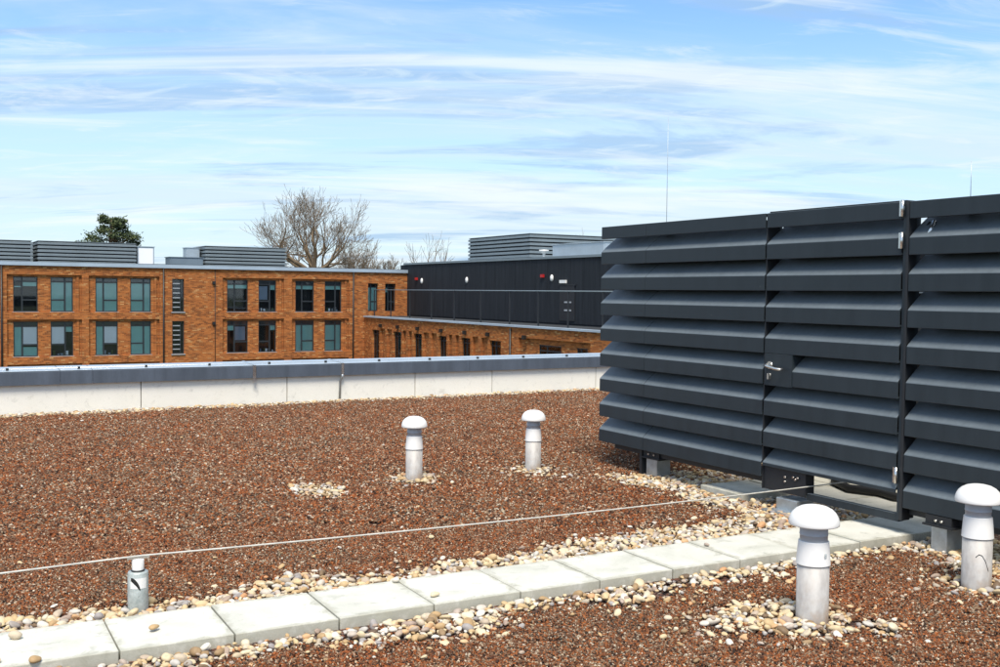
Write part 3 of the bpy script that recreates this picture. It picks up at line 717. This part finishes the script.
BL = {0: [('top',), ('wide', 'nar'), ('top',), ('wide', 'nar'), ('wide', 'nar'), ('wide', 'nar'), ('top',), ('ntop', 'board'), ('top',), ('top',)],
      1: [('wide', 'nar'), ('nar',), ('nar', 'white', 'low'), ('white', 'ntop'), ('nar', 'white'), ('wide', 'nar'), ('ntop', 'board'), ('ntop',), ('wide', 'nar'), ('wide', 'nar')],
      2: [('wide',)] * 10}
BL[0][2] = ('ntop', 'top'); BL[0][3] = ('wide', 'nar')
for ri, r in enumerate(ROWS):
    for wi, (a, b) in enumerate(WINS):
        o = window(main, b - a, WH - .001, wi % 2 == 1, BL[ri][wi] + ('vent',), Matrix.Translation((a - 17, .21, r - GZ)))
        sm = sillmesh(b - a).build('sill', 'sill', o)
        # things on the window board
        if (ri, wi) in ((1, 2), (1, 3), (1, 4), (0, 7), (0, 5), (0, 9), (1, 7)):
            for k in range(5):
                x = .15 + .2 * k + random.uniform(-.05, .05); hh = random.uniform(.08, .3)
                MB().box((x, .072, .06), (x + random.uniform(.06, .16), .090, .06 + hh)).build('ornament', random.choice(['whiteblind', 'needle', 'sill', 'paperblue']), o)
    o = window(main, NARROW[1] - NARROW[0], WH - .001, False, (), Matrix.Translation((NARROW[0] - 17, .12, r - GZ)), louvre=True); sillmesh(NARROW[1] - NARROW[0]).build('sill', 'sill', o)
for (a, b), bl in zip(XTRA, (('wide', 'nar'), ('ntop',))): window(main, b - a, WH - .155, False, bl, Matrix.Translation((a - 17, .2, .055 - GZ)))
for u in (5.286, 14.878, 28.116): mpart(MB().tube([(u, VM - .07, GZ), (u, VM - .07, 2.9)], .055, 8), 'rainwater_pipe', 'pipe')
mpart(MB().tube([(18.24, VM - .03, GZ), (18.24, VM - .03, 2.9)], .02, 6), 'cable_conduit', 'pipe')
for z in (1.85, -.85, -3.6): mpart(MB().box((18.05, VM - .14, z), (18.25, VM - .001, z + .2)), 'wall_lamp', 'pipe')

# ---- roof plant on the main building
def louvre_box(name, x0, x1, y0, y1, z0, z1, n, lab, mat='plant', grp='louvred plant screens on the roofs'):
    t = empty(name, ((x0 + x1) / 2, (y0 + y1) / 2, z0), label=lab, cat='plant screen', group=grp)
    ox, oy = (x0 + x1) / 2, (y0 + y1) / 2
    MB().box((x0 - ox + .1, y0 - oy + .1, 0), (x1 - ox - .1, y1 - oy - .1, z1 - z0 - .04)).build('core', 'backing', t)
    p = (z1 - z0) / n; xs, ys = (x1 - x0) / 2, (y1 - y0) / 2
    m = MB(); e = .22; H = p * .5
    ring = lambda k, z: [(-xs + k, -ys + k, z), (xs - k, -ys + k, z), (xs - k, ys - k, z), (-xs + k, ys - k, z)]
    v = ring(0, 0) + ring(0, H) + ring(e, p * .98) + ring(e, 0); f = []
    for a in range(3):
        for j in range(4): f.append((a * 4 + j, a * 4 + (j + 1) % 4, a * 4 + 4 + (j + 1) % 4, a * 4 + 4 + j))
    for j in range(4): f.append((12 + j, 12 + (j + 1) % 4, (j + 1) % 4, j))
    me = m.add(v, f).mesh('louvre_blade'); me.materials.append(MAT[mat])
    for i in range(n): link('louvre_blade', me, None, t, (0, 0, i * p))
    MB().box((-xs + .02, -ys + .02, z1 - z0 - .035), (xs - .02, ys - .02, z1 - z0)).build('cap', mat, t)
    return t
ZR = 3.12
louvre_box('plant_screen', .5, 7.55, 75, 79, ZR, 4.60, 6, 'grey louvred plant screen at the left picture edge on the brick building roof')
louvre_box('plant_screen', 7.85, 14.12, 75, 79, ZR, 4.62, 6, 'long grey louvred plant screen in front of the dark pine tree')
louvre_box('plant_screen', 18.85, 24.85, 75, 79, ZR, 4.62, 6, 'grey louvred plant screen left of the large bare tree')
def boxthing(name, a, b, mat, lab, cat, extra=None):
    c = ((a[0] + b[0]) / 2, (a[1] + b[1]) / 2, a[2]); t = empty(name, c, label=lab, cat=cat)
    L = lambda p: tuple(p[i] - c[i] for i in range(3))
    bevel(MB().box(L(a), L(b)).build('casing', mat, t), .02)
    MB().box((L(a)[0] - .05, L(a)[1] - .05, L(b)[2] + .001), (L(b)[0] + .05, L(b)[1] + .05, L(b)[2] + .05)).build('lid', mat, t)
    x0, x1 = L(a)[0], L(b)[0]; z1 = b[2] - a[2]
    MB().box((x0 + .08, L(a)[1] - .025, .1), (x1 - .08, L(a)[1] - .001, z1 - .08)).build('access_panel', extra or mat, t)
    return t
boxthing('ventilation_cowl', (14.25, 75.3, ZR), (15.38, 76.6, 4.40), 'silver', 'pale square ventilation box beside the pine side plant screen', 'vent box', 'whiteblind')
boxthing('duct_box', (16.2, 74.2, ZR), (18.5, 75.6, 3.70), 'duct', 'low blue grey duct box between two plant screens', 'duct')
boxthing('ventilation_cowl', (17.75, 76, ZR), (18.7, 77, 4.45), 'silver', 'small silver vent box peeking over the low duct box', 'vent box')

# ---- lower wing with black penthouse
UW, UP, WZ = 28.97, 32.37, -.27
wing = empty('building_wing', (UW, 50, GZ), label='low orange brick wing with roof terrace, railing and black penthouse', cat='building')
def wpart(mb, name, mat, parent=wing, fix=False):
    o = mb.build(name, mat, parent, fix=fix)
    if parent is wing: o.location = (-UW, -50, -GZ)
    return o
WW = [(67.25, 68.5), (63.56, 64.86), (60.38, 61.6), (56.86, 57.95), (53.8, 54.95), (50.2, 51.5), (44.3, 46.4), (41.95, 42.85), (38.2, 39.4), (35, 36.2)]
WROW = [(-3.45, -1.22), (-6.2, -4.0)]
RECS = [(64.95, 67.15), (61.7, 63.45), (58.05, 60.3), (55.05, 56.75), (51.6, 53.7)]
def wing_depth(v, z):
    for a, b in WROW:
        if a < z < b and any(c < v < d for c, d in WW): return None
        if a < z < b + .12:
            for c, d in RECS:
                if c + .15 < v < d - .15:
                    return .16 if not ((c + d) / 2 - .18 < v < (c + d) / 2 + .18) else 0.
        if a < z < b + .3 and 41.5 < v < 48.3: return .16
    return 0.
vc = [28, VM - .01, 41.5, 48.3]; zc = [GZ, -.375]
for a, b in WW: vc += [a, b]
for c, d in RECS: vc += [c + .15, d - .15, (c + d) / 2 - .18, (c + d) / 2 + .18]
for a, b in WROW: zc += [a, b, b + .12, b + .3]
wpart(heightfield(vc, zc, wing_depth, lambda v, z, d: (UW + d, v, z)), 'wall', 'brick')
wpart(MB().box((UW + .64, 28, GZ), (UW + .70, VM - .1, -.5)), 'interior', 'interior')
wpart(MB().box((UW - .12, 28, -.37), (UW + .38, VM - .15, WZ)), 'coping', 'flash')
wpart(MB().box((UW + .385, 28, -.5), (50, VM - .15, -.30)), 'roof', 'membrane')
for (a, b) in WW:
    for k, (z0, z1) in enumerate(WROW):
        M4 = Matrix.Translation((.17, b - 50 - .001, z0 - GZ + .001)) @ Matrix.Rotation(-pi / 2, 4, 'Z')
        window(wing, b - a - .002, z1 - z0 - .002, False, ('wide', 'nar') if b > 52 else ('ntop',), M4)
for v in (49.07,): wpart(MB().tube([(UW - .06, v, GZ), (UW - .06, v, -.46)], .055, 8), 'rainwater_pipe', 'pipe')
for v in (66.9, 64.0, 60.9, 57.5, 54.4, 51.6, 47.6): wpart(MB().box((UW - .16, v - .12, -1.0), (UW - .001, v + .12, -.78)), 'wall_lamp', 'pipe')
rail = wpart(MB().tube([(UW + .5, 28, 1.60), (UW + .5, 69.4, 1.60)], .03, 8), 'railing', 'plant')
PV_ = [69.3, 66.4, 63.27, 60.0, 56.83, 53.45, 50.11, 47.09, 44.23, 41.2, 38.2, 35.2, 32.2]
for a in PV_: wpart(MB().box((UW + .47, a - .035, -.30), (UW + .53, a + .035, 1.565)), 'post', 'frame', rail)
pent = wpart(MB().box((UP + .04, 28, -.29), (48, VM + .3, 3.50)), 'penthouse', 'clad')
pj = np.arange(28, 70.3, 1.2)
for a in pj: wpart(MB().box((UP, a + .008, -.20), (UP + .038, a + 1.192, 3.46)), 'cladding_panel', 'clad', pent)
wpart(MB().box((UP + .04, VM - .0, -.25), (40, VM + .34, 3.46)), 'cladding_panel', 'clad', pent)
wpart(MB().box((UP - .08, 27.9, 3.465), (48, VM + .5, 3.60)), 'roof_edge', 'plant', pent)
def dome(u, v, z):
    m = MB(); m.lathe([(.13, 0), (.13, .05), (.09, .09), (.0, .11)], 16); o = m.build('bulkhead_lamp', 'white', pent); o.matrix_local = Matrix.Translation((u, v, z)) @ Matrix.Rotation(-pi / 2, 4, 'Y') @ Matrix.Scale(1.5, 4, (1, 0, 0))
for v, z in ((67.47, 2.27), (60.63, 2.30), (50.28, 2.36)): dome(UP - .001, v, z)
for v, z in ((68.31, 2.42), (51.25, 2.48)): wpart(MB().box((UP - .12, v - .14, z - .08), (UP - .001, v + .14, z + .1)), 'alarm_sounder', 'red', pent)
wpart(MB().box((UP - .05, 47.9, -.05), (UP - .002, 49.4, 1.92)).box((UP - .07, 47.8, 1.925), (UP - .002, 49.5, 2.0)), 'door', 'dark', pent)
wpart(MB().box((UP - .12, 48.75, 2.06), (UP - .002, 49.35, 2.24)), 'exit_light', 'white', pent)
for z in (.95, .50): wpart(MB().box((UP - .065, 48.2, z), (UP - .052, 48.9, z + .09)), 'sign', 'sill', pent)
louvre_box('plant_screen', 36, 46, 58.68, 67.3, 3.6, 5.44, 7, 'grey louvred plant screen on top of the black penthouse')
boxthing('duct_box', (33.6, 47, 3.6), (35.1, 52.2, 4.34), 'silver', 'silver rectangular duct on the black penthouse roof', 'duct')
t = empty('roof_cowl', (33.7, 53.3, 3.6), label='small white flared cowl on the penthouse roof edge', cat='vent'); MB().lathe([(.08, 0), (.08, .28), (.30, .42), (.30, .5), (.0, .52)], 16).build('cowl', 'white', t); MB().box((-.12, -.12, -.0), (.12, .12, .06)).build('base', 'duct', t)

# ================================================================ TREES
def bare_tree(name, base, h, fork, width, seed, lab, levels=6, r0=.42, limbs=5, nch=(3, 4), rmin=.017, grp=None):
    """trunk up to height fork, then limbs that divide and turn upwards; scaled to height h and crown width"""
    rnd = random.Random(seed); t = empty(name, base, label=lab, cat='tree', group=grp); T = MB(); C = MB()
    def grow(p, d, L, r, lev):
        n = 5 if lev < 3 else 3; pts = [p.copy()]; rs = [r]; q = p.copy(); dd = d.copy()
        for i in range(n):
            wob = .24 if lev < 3 else .13
            dd = (dd + Vector((rnd.gauss(0, wob), rnd.gauss(0, wob), rnd.gauss(0, wob * .6) + (.05 if lev < 3 else .12)))).normalized()
            q = q + dd * (L / n); pts.append(q.copy()); rs.append(max(rmin, r * (1 - .4 * (i + 1) / n)))
        (T if lev < 3 else C).tube(pts, rs, 6 if lev < 3 else 3, cap=False)
        if lev >= levels: return
        for c in range(rnd.randint(*nch) + (1 if lev == 2 else 0)):
            i = n if c == 0 else rnd.randint(1, n); o = pts[i]; dl = (pts[i] - pts[i - 1]).normalized()
            ax = dl.orthogonal().normalized(); ax.rotate(Matrix.Rotation(rnd.uniform(0, 2 * pi), 3, dl))
            ang = rnd.uniform(.1, .3) if c == 0 else rnd.uniform(.4, .95)
            grow(o, (dl * cos(ang) + ax * sin(ang)).normalized(), L * rnd.uniform(.62, .86), rs[i] * (.85 if c == 0 else .6), lev + 1)
    T.tube([(0, 0, 0), (.1, 0, fork * .5), (0, .1, fork)], [r0 * 1.25, r0 * 1.05, r0], 8, cap=False)
    for k in range(limbs):
        a = 2 * pi * (k + rnd.uniform(-.3, .3)) / limbs; tl = rnd.uniform(.55, 1.15) if k else .15
        grow(Vector((0, .1, fork - .3)), Vector((cos(a) * sin(tl), sin(a) * sin(tl), cos(tl))), (h - fork) * .42, r0 * rnd.uniform(.5, .75), 1)
    zs = np.array([v[2] for v in T.v + C.v]); xs = np.array([v[0] for v in C.v]); kz = (h - fork) / (zs.max() - fork); kx = width / (np.percentile(xs, 99.7) - np.percentile(xs, .3))
    for m in (T, C): m.v = [(v[0] * (kx if v[2] > fork else 1), v[1] * (kx if v[2] > fork else 1), fork + (v[2] - fork) * kz if v[2] > fork else v[2]) for v in m.v]
    T.build('trunk', 'bark', t, fix=False); C.build('crown', 'twig', t, fix=False); return t
bare_tree('bare_tree', (33.0, 92, GZ), 17.9, 9.6, 11.2, 5, 'large leafless tree with spreading crown behind the brick building', 6, .44, 7, (2, 4))
bare_tree('bare_tree', (39.6, 97, GZ), 13.9, 8, 5.2, 21, 'smaller leafless tree right of the large bare tree', 5, .25, 5)
bare_tree('bare_tree', (43.4, 88, GZ), 13.9, 9.3, 4.6, 9, 'small crooked leafless tree behind the black penthouse left end', 4, .2, 4, (2, 3))
bare_tree('bare_tree', (45.5, 105, GZ), 12.3, 8, 6, 33, 'distant leafless tree top just left of the black penthouse', 5, .22, 5)
bare_tree('bare_tree', (61, 90, GZ), 15.0, 10, 5, 14, 'faint leafless tree top behind the penthouse plant screen', 4, .2, 4)

def pine(base, lab):
    t = empty('pine_tree', base, label=lab, cat='tree'); rnd = random.Random(3); T = MB(); C = MB()
    H = 14.8; T.tube([(0, 0, 0), (.2, 0, H * .4), (-.1, .1, H * .75), (.1, 0, H * .97)], [.4, .32, .2, .06], 8)
    tufts = []
    for i in range(96):
        z = H * rnd.uniform(.52, .99); k = (H - z) / (H * .48); R_ = .5 + 4.4 * k ** .8; a = rnd.uniform(0, 2 * pi); r = R_ * rnd.uniform(.3, 1.05)
        p = Vector((r * cos(a), r * sin(a), z + rnd.uniform(-.3, .3))); s = rnd.uniform(.35, .68) * (1 if k > .15 else .7)
        T.tube([(0, 0, z - .25 * r - .2), tuple(p * .6 + Vector((0, 0, z - .1 * r)) * .4 * 0 + Vector((0, 0, -.25 + .4 * 0))) if False else (p.x * .6, p.y * .6, p.z - .28), tuple(p)], [.07, .05, .02], 5); tufts.append((p, s))
    for p, s in tufts:
        for _ in range(130):
            g = Vector((rnd.gauss(0, .5), rnd.gauss(0, .5), rnd.gauss(0, .27))) * s * 1.1; c = p + g
            d = Vector((rnd.gauss(0, 1), rnd.gauss(0, 1), rnd.gauss(.5, .7))).normalized() * rnd.uniform(.14, .26); w_ = d.orthogonal().normalized() * rnd.uniform(.04, .09)
            C.add([c - w_, c + w_, c + d * .9 + w_ * .4, c + d], [(0, 1, 2, 3)])
    T.build('trunk', 'bark', t); C.build('crown', 'needle', t, fix=False); return t
pine((16.6, 100, GZ), 'dark green pine tree top above the long plant screen')
